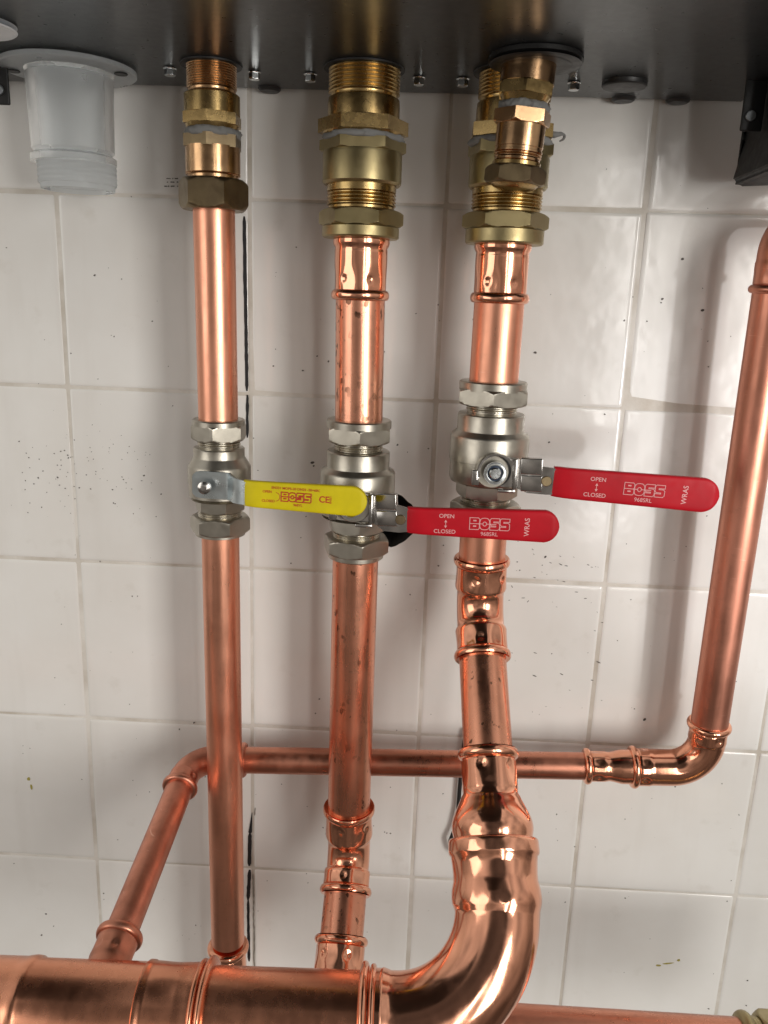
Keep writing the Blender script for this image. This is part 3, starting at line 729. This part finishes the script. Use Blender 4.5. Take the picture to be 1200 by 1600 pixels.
# crossing pipe, its left elbow and the slanting pipe
E6 = Vector((534.5, -46, -437.5))
hd = (E6-E2).normalized()
def s_x(A, d, px, lo=-50, hi=700):
    for _ in range(60):
        m_ = (lo+hi)/2
        if proj(A+d*m_)[0] < px: lo = m_
        else: hi = m_
    return (lo+hi)/2
hA, hB = E2+hd*s_x(E2, hd, 381), E2+hd*s_x(E2, hd, 915)
pipe('copper_pipe', 'thin dull copper pipe crossing horizontally behind the three upright pipes', [hA-hd*8, hB+hd*8], 11.1, COPO, 'pipe', GP)
c5 = E2+D5*s_at(E2, D5, 1231)
def small_elbow(A, corner, Bp, r, bend, rs, rb, label, mt, la, lb, ref=(0, -1, 0), cat='elbow'):
    path = fillet([A, corner, Bp], bend, 18); L = arcs(path)
    g = thing('press_elbow', label, cat, corner)
    pr = [(0, r+.2)]+bead(2.8, rs-.4, 6, rb-rs+.4)[1:]+fine(6.5, la-2, rs, 1.4)+[(la-.5, rs-.4), (la+1, r+.5), (L-lb-1, r+.5), (L-lb+.5, rs-.4)]+fine(L-lb+2, L-6.5, rs, 1.4)+bead(L-2.8, rs-.4, 6, rb-rs+.4)[:-1]+[(L, r+.2)]
    bm = B(); tube(bm, path, pr, 80, ref=ref, mod=pressmod([(10, 7, 1), (L-10, 7, 1)], 6, .3, .7, [(10, .3, 3.5, 1), (L-10, .4, 3.5, 1), (L-10, 2.6, 3, .8)]))
    obj('elbow_body', bm, mt, g, angle=50)
small_elbow(hA+hd*2, E2, c5+D5*2, 11.1, 23, 12.6, 14.7, 'pressed copper elbow at the left end of the crossing pipe', COPV, 17, 15)
pipe('copper_pipe', 'slanting dull copper pipe from the left elbow down to the header tee', [c5-D5*6, b1+D5*8], 11.2, COPV, 'pipe', GP)
g = thing('press_reducer', 'small copper reducer where the crossing pipe meets the right elbow', 'reducer', hB)
hC = E2+hd*s_x(E2, hd, 984); bm = B(); Lr = (hC-hB).length
tube(bm, [hB-hd*2, hC+hd*6], [(0, 11.2)]+bead(3, 12.2, 6, 2.6)[1:]+fine(6.2, 17, 12.4, 1.3)+[(19, 12), (21, 11.7), (24, 12.2), (28, 13.2), (31, 13.9), (Lr+8, 13.9)], 72, mod=pressmod([(11, 7, 1)], 6, .3, .8, [(12, .5, 3.4, 1), (12, 1.4, 3, .8)])); obj('reducer_body', bm, COPF, g, angle=50)
P4T = Vector((531.0, -58, zf(531.0, -58, 452)))
d6 = (P4T-E6).normalized()
rB = E6+d6*s_at(E6, d6*-1, 1128)*-1
small_elbow(hC, E6, rB, 14.2, 28, 15.2, 17.4, 'pressed copper elbow turning the crossing pipe up into the right riser', COPF, 17, 17)
pipe('copper_pipe', 'long copper riser along the right edge beside the red lever tip', [rB-d6*6, P4T+d6*2], 14.5, COPV, 'pipe', GP)
tE = P4T+d6*48; small_elbow(P4T-d6*3, tE, tE+Vector((70, -6, 3)), 14.2, 26, 15.2, 17.4, 'pressed copper elbow at the top of the right riser cut by the photo edge', COPV, 22, 16)
pipe('copper_pipe', 'copper pipe leaving the top of the right riser beyond the photo edge', [tE+Vector((60, -5.2, 2.6)), tE+Vector((300, -26, 13))], 14.3, COPV, 'pipe', GP)

# black cable behind the reducer
cb = [at(721, 1195, -6), at(716, 1262, -6), at(712, 1292, -8), at(703, 1315, -9), at(706, 1330, -8), at(730, 1345, -6)]
bm = B(); pth = fillet(cb, 6, 5); tube(bm, [at(728, 1140, -5)]+pth, [(0, 1.9), (arcs([at(728, 1140, -5)]+pth), 1.9)], 14)
tag(obj('black_cable', bm, BLM, None, cb[0]), 'short black cable on the tiles behind the bell shaped reducer', 'cable')

# ------------------------------------------------------------------ ball valves
def ring_path(bm, pts):                       # pts: (centre, half height, half thickness, up, out)
    rings = []
    n = 32
    for c, h, tk, up, out in pts:
        ring = []
        for k in range(n):
            th = 2*PI*k/n; cx_, sn = math.cos(th), math.sin(th); p_ = 2/5.5
            u = abs(sn)**p_*(1 if sn >= 0 else -1)*h; v = abs(cx_)**p_*(1 if cx_ >= 0 else -1)*tk
            # near the rim the section is rounded, not boxy
            ring.append(bm.verts.new(c + up*u + out*v))
        rings.append(ring)
    for a, c in zip(rings, rings[1:]):
        for k in range(n): bm.faces.new((a[k], a[(k+1) % n], c[(k+1) % n], c[k]))
    bm.faces.new(list(reversed(rings[0]))); bm.faces.new(rings[-1])
def text(body, size, P, ux, uy, m_, parent, outline=0., bold=0., name='lettering', xs=1., align='CENTER'):
    cu = bpy.data.curves.new(name, 'FONT'); cu.body = body; cu.size = 1; cu.align_x = align; cu.align_y = 'CENTER'
    if outline:
        cu.fill_mode = 'NONE'; cu.bevel_depth = outline/size; cu.bevel_resolution = 1
    else: cu.extrude = .12/size; cu.offset = bold/size
    cu.resolution_u = 4
    tmp = bpy.data.objects.new('tmp', cu); C.objects.link(tmp)
    dg = bpy.context.evaluated_depsgraph_get(); dg.update()
    me = bpy.data.meshes.new_from_object(tmp.evaluated_get(dg)); bpy.data.objects.remove(tmp)
    bm = B(); bm.from_mesh(me); bpy.data.meshes.remove(me)
    uz = ux.cross(uy)
    T = Matrix((ux*size*xs, uy*size, uz*size)).transposed().to_4x4(); T.translation = P
    bmesh.ops.transform(bm, matrix=T, verts=bm.verts)
    return bm
def merge(dst, src):
    me = bpy.data.meshes.new('t'); src.to_mesh(me); src.free(); dst.from_mesh(me); bpy.data.meshes.remove(me)

def valve(X, rows, label, hp, hp2, stem, nuthex=True, small=False):
    """rows: rim, hex, thread, end, body, neck, thread, hex, rim"""
    Y = AY; s = stack_z(X, Y, rows)
    g = thing('ball_valve', label, 'valve', V(X, Y, s[8][1]), 'lever ball valves')
    bm = B(); hexnut(bm, V(X, Y, s[1][0]+.6), V(X, Y, s[1][1]), s[1][2]*2*.905, hp, .22, .12, 1.12)
    L = s[0][0]-s[0][1]; tube(bm, [V(X, Y, s[0][0]), V(X, Y, s[1][0]-.8)], [(0, s[0][2]-2.6), (.1, s[0][2]-.9), (1.0, s[0][2]), (L, s[0][2]), (L+.8, s[0][2])]); obj('compression_nut', bm, NIC, g)
    bm = B(); L = s[2][0]-s[2][1]; tube(bm, [V(X, Y, s[2][0]+3), V(X, Y, s[2][1]-1)], [(0, s[2][2]-1)]+threads(3, 3+L*.85, s[2][2], 1.7, .9)+[(L+4, s[2][2]-1.5)]); obj('thread', bm, NIT, g)
    r3, r4 = s[3][2], s[4][2]; z = s[3][0]
    L3 = s[3][0]-s[3][1]; Lb0 = z-s[4][0]; Lb1 = z-s[4][1]; Ln = z-s[5][0]
    bm = B()
    tube(bm, [V(X, Y, z), V(X, Y, s[5][0])], [(0, r3-3), (.1, r3-.8), (.9, r3), (L3-.6, r3), (L3, r3+.3), (Lb0-1, r4-.9), (Lb0+.8, r4), (Lb0+(Lb1-Lb0)*.55, r4+.1), (Lb0+(Lb1-Lb0)*.56, r4-.5), (Lb1-1, r4-.5), (Lb1+1.5, r4-1.6), (Ln-1.5, s[5][2]*1.10), (Ln, s[5][2])], 72)
    cyl(bm, Vector((X, Y-r4*.6, stem.z)), Vector((X, Y-r4-6, stem.z)), 9.2 if small else 11.5)
    obj('body', bm, NIC, g)
    bm = B(); hexnut(bm, V(X, Y, s[5][0]+.2), V(X, Y, s[5][1]), s[5][2]*2*.93, hp2, .0, .12, 1.13); obj('hex_neck', bm, NIC, g)
    bm = B(); L = s[6][0]-s[6][1]; tube(bm, [V(X, Y, s[6][0]+1), V(X, Y, s[6][1]-2)], [(0, s[6][2]-1)]+threads(1, 1+L*.9, s[6][2], 1.7, .9)+[(L+3, s[6][2]-1.5)]); obj('thread', bm, NIT, g)
    bm = B(); hexnut(bm, V(X, Y, s[7][0]), V(X, Y, s[7][1]-.6), s[7][2]*2*.9, hp2-.08, .34, .3, 1.13)
    L = s[8][0]-s[8][1]; tube(bm, [V(X, Y, s[7][1]+1.5), V(X, Y, s[8][1])], [(0, s[8][2]), (L*.8+1.5, s[8][2]), (L+1.5, s[8][2]-1.6)]); obj('compression_nut', bm, NIC, g)
    return g, r4

def sleeve_at(fr, A, d, up, out, L, h0, h1, tk, kink):
    """station of the grip at fraction fr -> (centre, half height, half thickness)"""
    x = fr*L; h = h0+(h1-h0)*min(1, fr*1.05); e_ = L-x
    t2 = tk; off = kink*(1-min(1, x/ (L*.14)))**2
    if e_ < h1:
        q = max(0., 1-((h1-e_)/h1)**2)**.5; h = max(.3, h1*q*1.0)
        t2 = tk*(.55+.45*min(1, e_/(h1*.35)))
    if x < 1.0: h *= .985; t2 *= .93
    return A+d*x-out*off, h, t2
def grip(g, A, Bp, h0, h1, tk, m_, kink):
    A, Bp = Vector(A), Vector(Bp); d = (Bp-A); L = d.length; d.normalize()
    out = Vector((0, -1, 0)); out = (out-d*out.dot(d)).normalized(); up = out.cross(d)*-1
    if up.z < 0: up = -up
    N_ = [0, .008, .02, .04, .06, .08, .1, .12, .15, .2, .3, .5, .7]
    fr = sorted(set(N_ + [1-(h1/L)*(1-math.cos(PI/2*k/12)) for k in range(13)]))
    pts = []
    for f in fr:
        c, h, t2 = sleeve_at(f, A, d, up, out, L, h0, h1, tk, kink); pts.append((c, h, t2, up, out))
    bm = B(); ring_path(bm, pts)
    o = obj('grip_sleeve', bm, m_, g, angle=38)
    # soft pressed rim round the face
    return o, d, up, out, L
def plate(bm, pts, up, half, tk):
    """bent strip: pts are (point, half height) in the plane of the lever, out = -Y"""
    rows = []
    for i, (p_, h) in enumerate(pts):
        p_ = Vector(p_)
        a = Vector(pts[max(0, i-1)][0]); c = Vector(pts[min(len(pts)-1, i+1)][0])
        tg = (c-a).normalized(); nrm = tg.cross(up).normalized()
        if nrm.y > 0: nrm = -nrm
        rows.append([bm.verts.new(p_+up*h+nrm*tk), bm.verts.new(p_-up*h+nrm*tk), bm.verts.new(p_-up*h-nrm*tk), bm.verts.new(p_+up*h-nrm*tk)])
    for a, c in zip(rows, rows[1:]):
        for k in range(4): bm.faces.new((a[k], a[(k+1) % 4], c[(k+1) % 4], c[k]))
    bm.faces.new(rows[0]); bm.faces.new(list(reversed(rows[-1])))
    bmesh.ops.recalc_face_normals(bm, faces=bm.faces)
    es = [e_ for e_ in bm.edges if len(e_.link_faces) == 2 and e_.calc_face_angle(0) > .7]
    bmesh.ops.bevel(bm, geom=es, offset=.45, segments=2, affect='EDGES')

def face_pt(A, d, up, out, L, fr, v, tk): return A+d*(fr*L)+up*v+out*(tk+.05)
def logo(bm, h, fr, v, A, d, up, out, L, tk, rad):
    """the maker's word in square outlined capitals"""
    O_ = face_pt(A, d, up, out, L, fr, v, tk); k = h/8.5
    def line(pts, close=True):
        P_ = [O_ + d*((x-14)*k) + up*((y-4.25)*k) for x, y in pts]
        if close: P_ = P_ + [P_[0]]
        for a, c in zip(P_, P_[1:]):
            t_ = (c-a).normalized()*rad*.8; a, c = a-t_, c+t_
            tube(bm, [a, c], [(0, rad), ((c-a).length, rad)], 8, ref=tuple(out))
    line([(0, 0), (6.0, 0), (6.9, .9), (6.9, 3.5), (6.3, 4.25), (6.9, 5.0), (6.9, 7.6), (6.0, 8.5), (0, 8.5)])
    for y in (2.2, 6.2): line([(2.7, y), (4.4, y), (4.4, y+.5), (2.7, y+.5)])
    o_ = [(10.5+3.5*math.copysign(abs(math.cos(t_))**.7, math.cos(t_)), 4.25+4.25*math.copysign(abs(math.sin(t_))**.7, math.sin(t_))) for t_ in [2*PI*q/16 for q in range(16)]]; line(o_)
    line([(10.5+1.3*math.cos(2*PI*q/10), 4.25+1.5*math.sin(2*PI*q/10)) for q in range(10)])
    S_ = [(0, 0), (5.7, 0), (6.7, 1), (6.7, 4.4), (5.7, 5.4), (2.6, 5.4), (2.6, 6.1), (6.7, 6.1), (6.7, 8.5), (1, 8.5), (0, 7.5), (0, 4.1), (1, 3.1), (4.1, 3.1), (4.1, 2.4), (0, 2.4)]
    line([(x+14.2, y) for x, y in S_]); line([(x+21.2, y) for x, y in S_])
    line([(.3, 4.25), (9.0, 4.25)], False); line([(12.0, 4.25), (18.4, 4.25)], False)

# -- gas valve, yellow lever
st1 = at(317, 762, -108); st1.x = 138.6
ROW1 = [(660, 668, 82), (668, 694, 85), (694, 705, 67), (705, 721, 79), (736, 786, 97), (787, 806, 73), (805, 817, 68), (816, 841, 90), (841, 847, 77)]
g1, rb1 = valve(V1X, ROW1, 'small nickel ball valve on the gas pipe with a yellow lever', PI/6-.02, .06, st1, small=True)
A1, B1 = at(380.5, 770.5, -124), at(573.5, 784.5, -127)
gr, d, up, out, L = grip(g1, A1, B1, 9.0, 10.3, 3.0, YEL, 2.5)
bm = B(); zt = Vector((0, 0, 1)); up1 = up
px0 = st1 + Vector((-10.5, 0, 0)); 
plate(bm, [((px0.x, -100, st1.z+.5), 6.5), ((px0.x+2.5, -100, st1.z+.5), 9.0), ((px0.x+6, -100, st1.z+.4), 9.8), ((st1.x+13, -100, st1.z), 9.8), ((st1.x+16, -101, st1.z), 9.8),
           ((A1.x-8, -117, A1.z+.2), 9.0), ((A1.x-4, -121, A1.z+.1), 8.6), ((A1.x+1, -123.5, A1.z), 8.2), ((A1.x+6, -124, A1.z), 8.0)], up, 0, 1.25)
obj('lever', bm, ZNC, g1)
c = Vector((st1.x, -101, st1.z)); bm = B(); hexnut(bm, c, c+Vector((0, -5.5, 0)), 12.5, .3, 0, .3); obj('stem_nut', bm, ZNC, g1)
bm = B(); tube(bm, [c+Vector((0, -5, 0)), c+Vector((0, -10.5, 0))], [(0, 4.6), (3, 4.5), (4.6, 3.6), (5.2, 2.2), (5.25, 1.2), (4.4, 1.0)], 32, ref=(0, 0, 1)); obj('stem_end', bm, CHR, g1)
FACE = 3.0+.02
bm = B()
def put(bm, body, size, fr, v, A, d, up, out, L, tk, rot=0., **k):
    ux = d*math.cos(rot)+up*math.sin(rot); uy = -d*math.sin(rot)+up*math.cos(rot)
    merge(bm, text(body, size, face_pt(A, d, up, out, L, fr, v, tk), ux, uy, None, None, **k))
a5 = (A1, d, up, out, L, 3.0)
logo(bm, 6.2, .435, .3, *a5, .40)
put(bm, 'EN331 MOP5-20 DN25 -20+60C', 2.3, .43, 6.0, *a5, bold=.03, xs=1.05)
put(bm, '968YL', 2.4, .45, -5.1, *a5, bold=.03)
put(bm, 'OPEN', 2.4, .20, 3.0, *a5, bold=.03); put(bm, 'CLOSED', 2.4, .21, -3.4, *a5, bold=.03)
put(bm, 'CE', 6.2, .66, .1, *a5, bold=.12, xs=.95); put(bm, 'EN331', 1.9, .712, .4, *a5, rot=PI/2, bold=.03)
# bent arrow between OPEN and CLOSED
cc = face_pt(*a5[:5], .272, -.2, 3.0); q_ = [cc+d*(2.6*math.cos(a_))+up*(2.9*math.sin(a_)) for a_ in [PI/2-PI*k/10 for k in range(11)]]
tube(bm, q_, [(0, .22), (arcs(q_), .22)], 6, ref=tuple(out))
obj('lettering', bm, INKR, gr)

# -- red levers
def red_lever(g, stem, A, Bp, h0, h1, rbody, hole_c):
    gr, d, up, out, L = grip(g, A, Bp, h0, h1, 3.4, RED, 3.0)
    A = Vector(A); yb = -101.5
    bm = B()
    plate(bm, [((stem.x-10, yb, stem.z+.2), 7), ((stem.x-8, yb, stem.z), 9.4), ((stem.x+7, yb, stem.z-.2), 10.6), ((stem.x+15, yb-.5, stem.z-.4), 10.2), ((A.x-16, -108, A.z+.6), 9.9), ((A.x-5, -110.5, A.z+.3), 9.6), ((A.x+3, -111, A.z), h0-1.2), ((A.x+8, -111, A.z), h0-1.5)], up, 0, 1.25)
    obj('lever', bm, CHR, g)
    # turned-up rim round the stem and the hook on the left
    bm = B(); q_ = []
    for k in range(15):
        a_ = math.radians(198-160*k/14); q_.append(((stem.x+1+11.2*math.cos(a_), stem.z+11.4*math.sin(a_))))
    rows = []
    for x, z in q_:
        n_ = Vector((x-stem.x-1, 0, z-stem.z)).normalized()
        p0 = Vector((x, yb+1, z)); rows.append([bm.verts.new(p0), bm.verts.new(p0+n_*1.5), bm.verts.new(p0+n_*1.5+Vector((0, -5.5, 0))), bm.verts.new(p0+Vector((0, -5.5, 0)))])
    for a, c in zip(rows, rows[1:]):
        for k in range(4): bm.faces.new((a[k], a[(k+1) % 4], c[(k+1) % 4], c[k]))
    bm.faces.new(rows[0]); bm.faces.new(list(reversed(rows[-1])))
    box(bm, (stem.x-15.5, yb-4.5, stem.z-10), (stem.x-10.2, yb+1.2, stem.z+.8), .9)
    box(bm, (stem.x+12.6, yb-6, stem.z-11.6), (stem.x+15.4, yb+1, stem.z+10), .9)
    box(bm, (stem.x+3, yb-3.5, stem.z-14.6), (stem.x+15.2, yb+2.5, stem.z-12.2), .8)
    obj('stop_rim', bm, CHR, g)
    # sliding lock that clasps the lever
    bm = B(); x0, x1 = stem.x+18, A.x-6.5
    for k, (zt_, zb2) in enumerate(((11.6, .35), (-.35, -11.6))):
        lo, hi = zb2, zt_
        b0 = B(); box(b0, (0, -2.0, lo), (x1-x0, 3.4, hi), .8, 3)
        sh = Matrix.Translation(Vector((x0, -106.0, stem.z-.7)))
        R_ = Matrix.Rotation(math.radians(-14), 4, 'Z') @ Matrix.Rotation(math.atan2(-(stem.z-A.z)*.6, A.x-stem.x)*-1*-1, 4, 'Y')
        bmesh.ops.transform(b0, matrix=sh @ R_, verts=b0.verts); merge(bm, b0)
    obj('sliding_lock', bm, CHR, g)
    bm = B(); e0 = Vector((A.x-4.6, -112.0, A.z+.2)); cyl(bm, e0+Vector((0, 1, 0)), e0+Vector((0, -.6, 0)), 3.6); obj('lock_hole', bm, BRD, g)
    bm = B(); cyl(bm, (stem.x+.6, yb-1.1, stem.z), (stem.x+.6, yb-1.7, stem.z), 11.0); obj('shade_disc', bm, BLM, g)  # added black disc, paints in the shade and dark reflection between rim and nut
    # nut, nylon ring and thread end
    c = Vector((stem.x, yb-1.2, stem.z)); bm = B(); hexnut(bm, c, c+Vector((0, -5.2, 0)), 16.5, .2, 0, .25); obj('stem_nut', bm, ZNC, g)
    bm = B(); tube(bm, [c+Vector((0, -5, 0)), c+Vector((0, -8.4, 0))], [(0, 8.0), (2.2, 7.9), (3.1, 7.2), (3.2, 6.0), (2.2, 5.4)], 48, ref=(0, 0, 1), cap=False); obj('nylon_ring', bm, STL, g)
    bm = B(); cyl(bm, c+Vector((0, -5, 0)), c+Vector((0, -6.4, 0)), 6.4); obj('washer_face', bm, BLU, g)
    bm = B(); cyl(bm, c+Vector((0, -5, 0)), c+Vector((0, -8.8, 0)), 4.2, 32, .8); obj('stem_end', bm, STL, g)
    # printing
    bm = B(); a5 = (A, d, up, out, L, 3.4)
    put(bm, 'OPEN', 3.9, .262, 5.0, *a5, bold=.03, xs=1.05); put(bm, 'CLOSED', 3.9, .252, -6.0, *a5, bold=.03, xs=1.05)
    for dirn in (1, -1):
        P0 = face_pt(*a5[:5], .257, -.5, 3.4)
        tri = [P0+up*(2.9*dirn), P0+up*(1.2*dirn)+d*1.0, P0+up*(1.2*dirn)-d*1.0]
        f_ = [bm.verts.new(p_+out*.1) for p_ in tri]; b_ = [bm.verts.new(p_-out*.1) for p_ in tri]
        bm.faces.new(f_); bm.faces.new(list(reversed(b_)))
        for k in range(3): bm.faces.new((f_[k], b_[k], b_[(k+1) % 3], f_[(k+1) % 3]))
    P0 = face_pt(*a5[:5], .257, -.5, 3.4); tube(bm, [P0-up*1.6, P0+up*1.6], [(0, .22), (3.2, .22)], 6, ref=tuple(out))
    logo(bm, 8.3, .545, .6, *a5, .27)
    put(bm, '968SRL', 3.9, .545, -6.6, *a5, xs=1.0)
    put(bm, 'WRAS', 4.9, .79, -.4, *a5, rot=PI/2, bold=.03, xs=.95)
    obj('lettering', bm, INKW, gr)
st2 = at(548, 793, -106); st2.x = 241.6
ROW2 = [(662, 673, 101), (673, 699, 103), (699, 712, 76), (712, 739, 98), (748, 817, 116), (819, 839, 86), (839, 853, 74), (851, 876, 102), (876, 886, 86)]
g2, rb2 = valve(V2X, ROW2, 'large nickel ball valve with the lower red lever in front of a round hole', PI/6-.1, .35, st2)
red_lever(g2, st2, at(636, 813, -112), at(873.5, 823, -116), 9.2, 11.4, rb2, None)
st3 = at(773, 738, -106); st3.x = 340.2
ROW3 = [(600, 613, 106), (613, 639, 114), (639, 652, 80), (652, 680, 104), (689, 760, 122), (764, 785, 90), (785, 797, 76), (796, 826, 106), (826, 840, 90)]
g3, rb3 = valve(V3X, ROW3, 'large nickel ball valve on the right with the higher red lever', PI/6+.05, .25, st3)
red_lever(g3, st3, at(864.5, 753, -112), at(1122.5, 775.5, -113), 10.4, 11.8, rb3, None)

for o in list(bpy.data.objects):
    if '_L' in o: del o['_L']
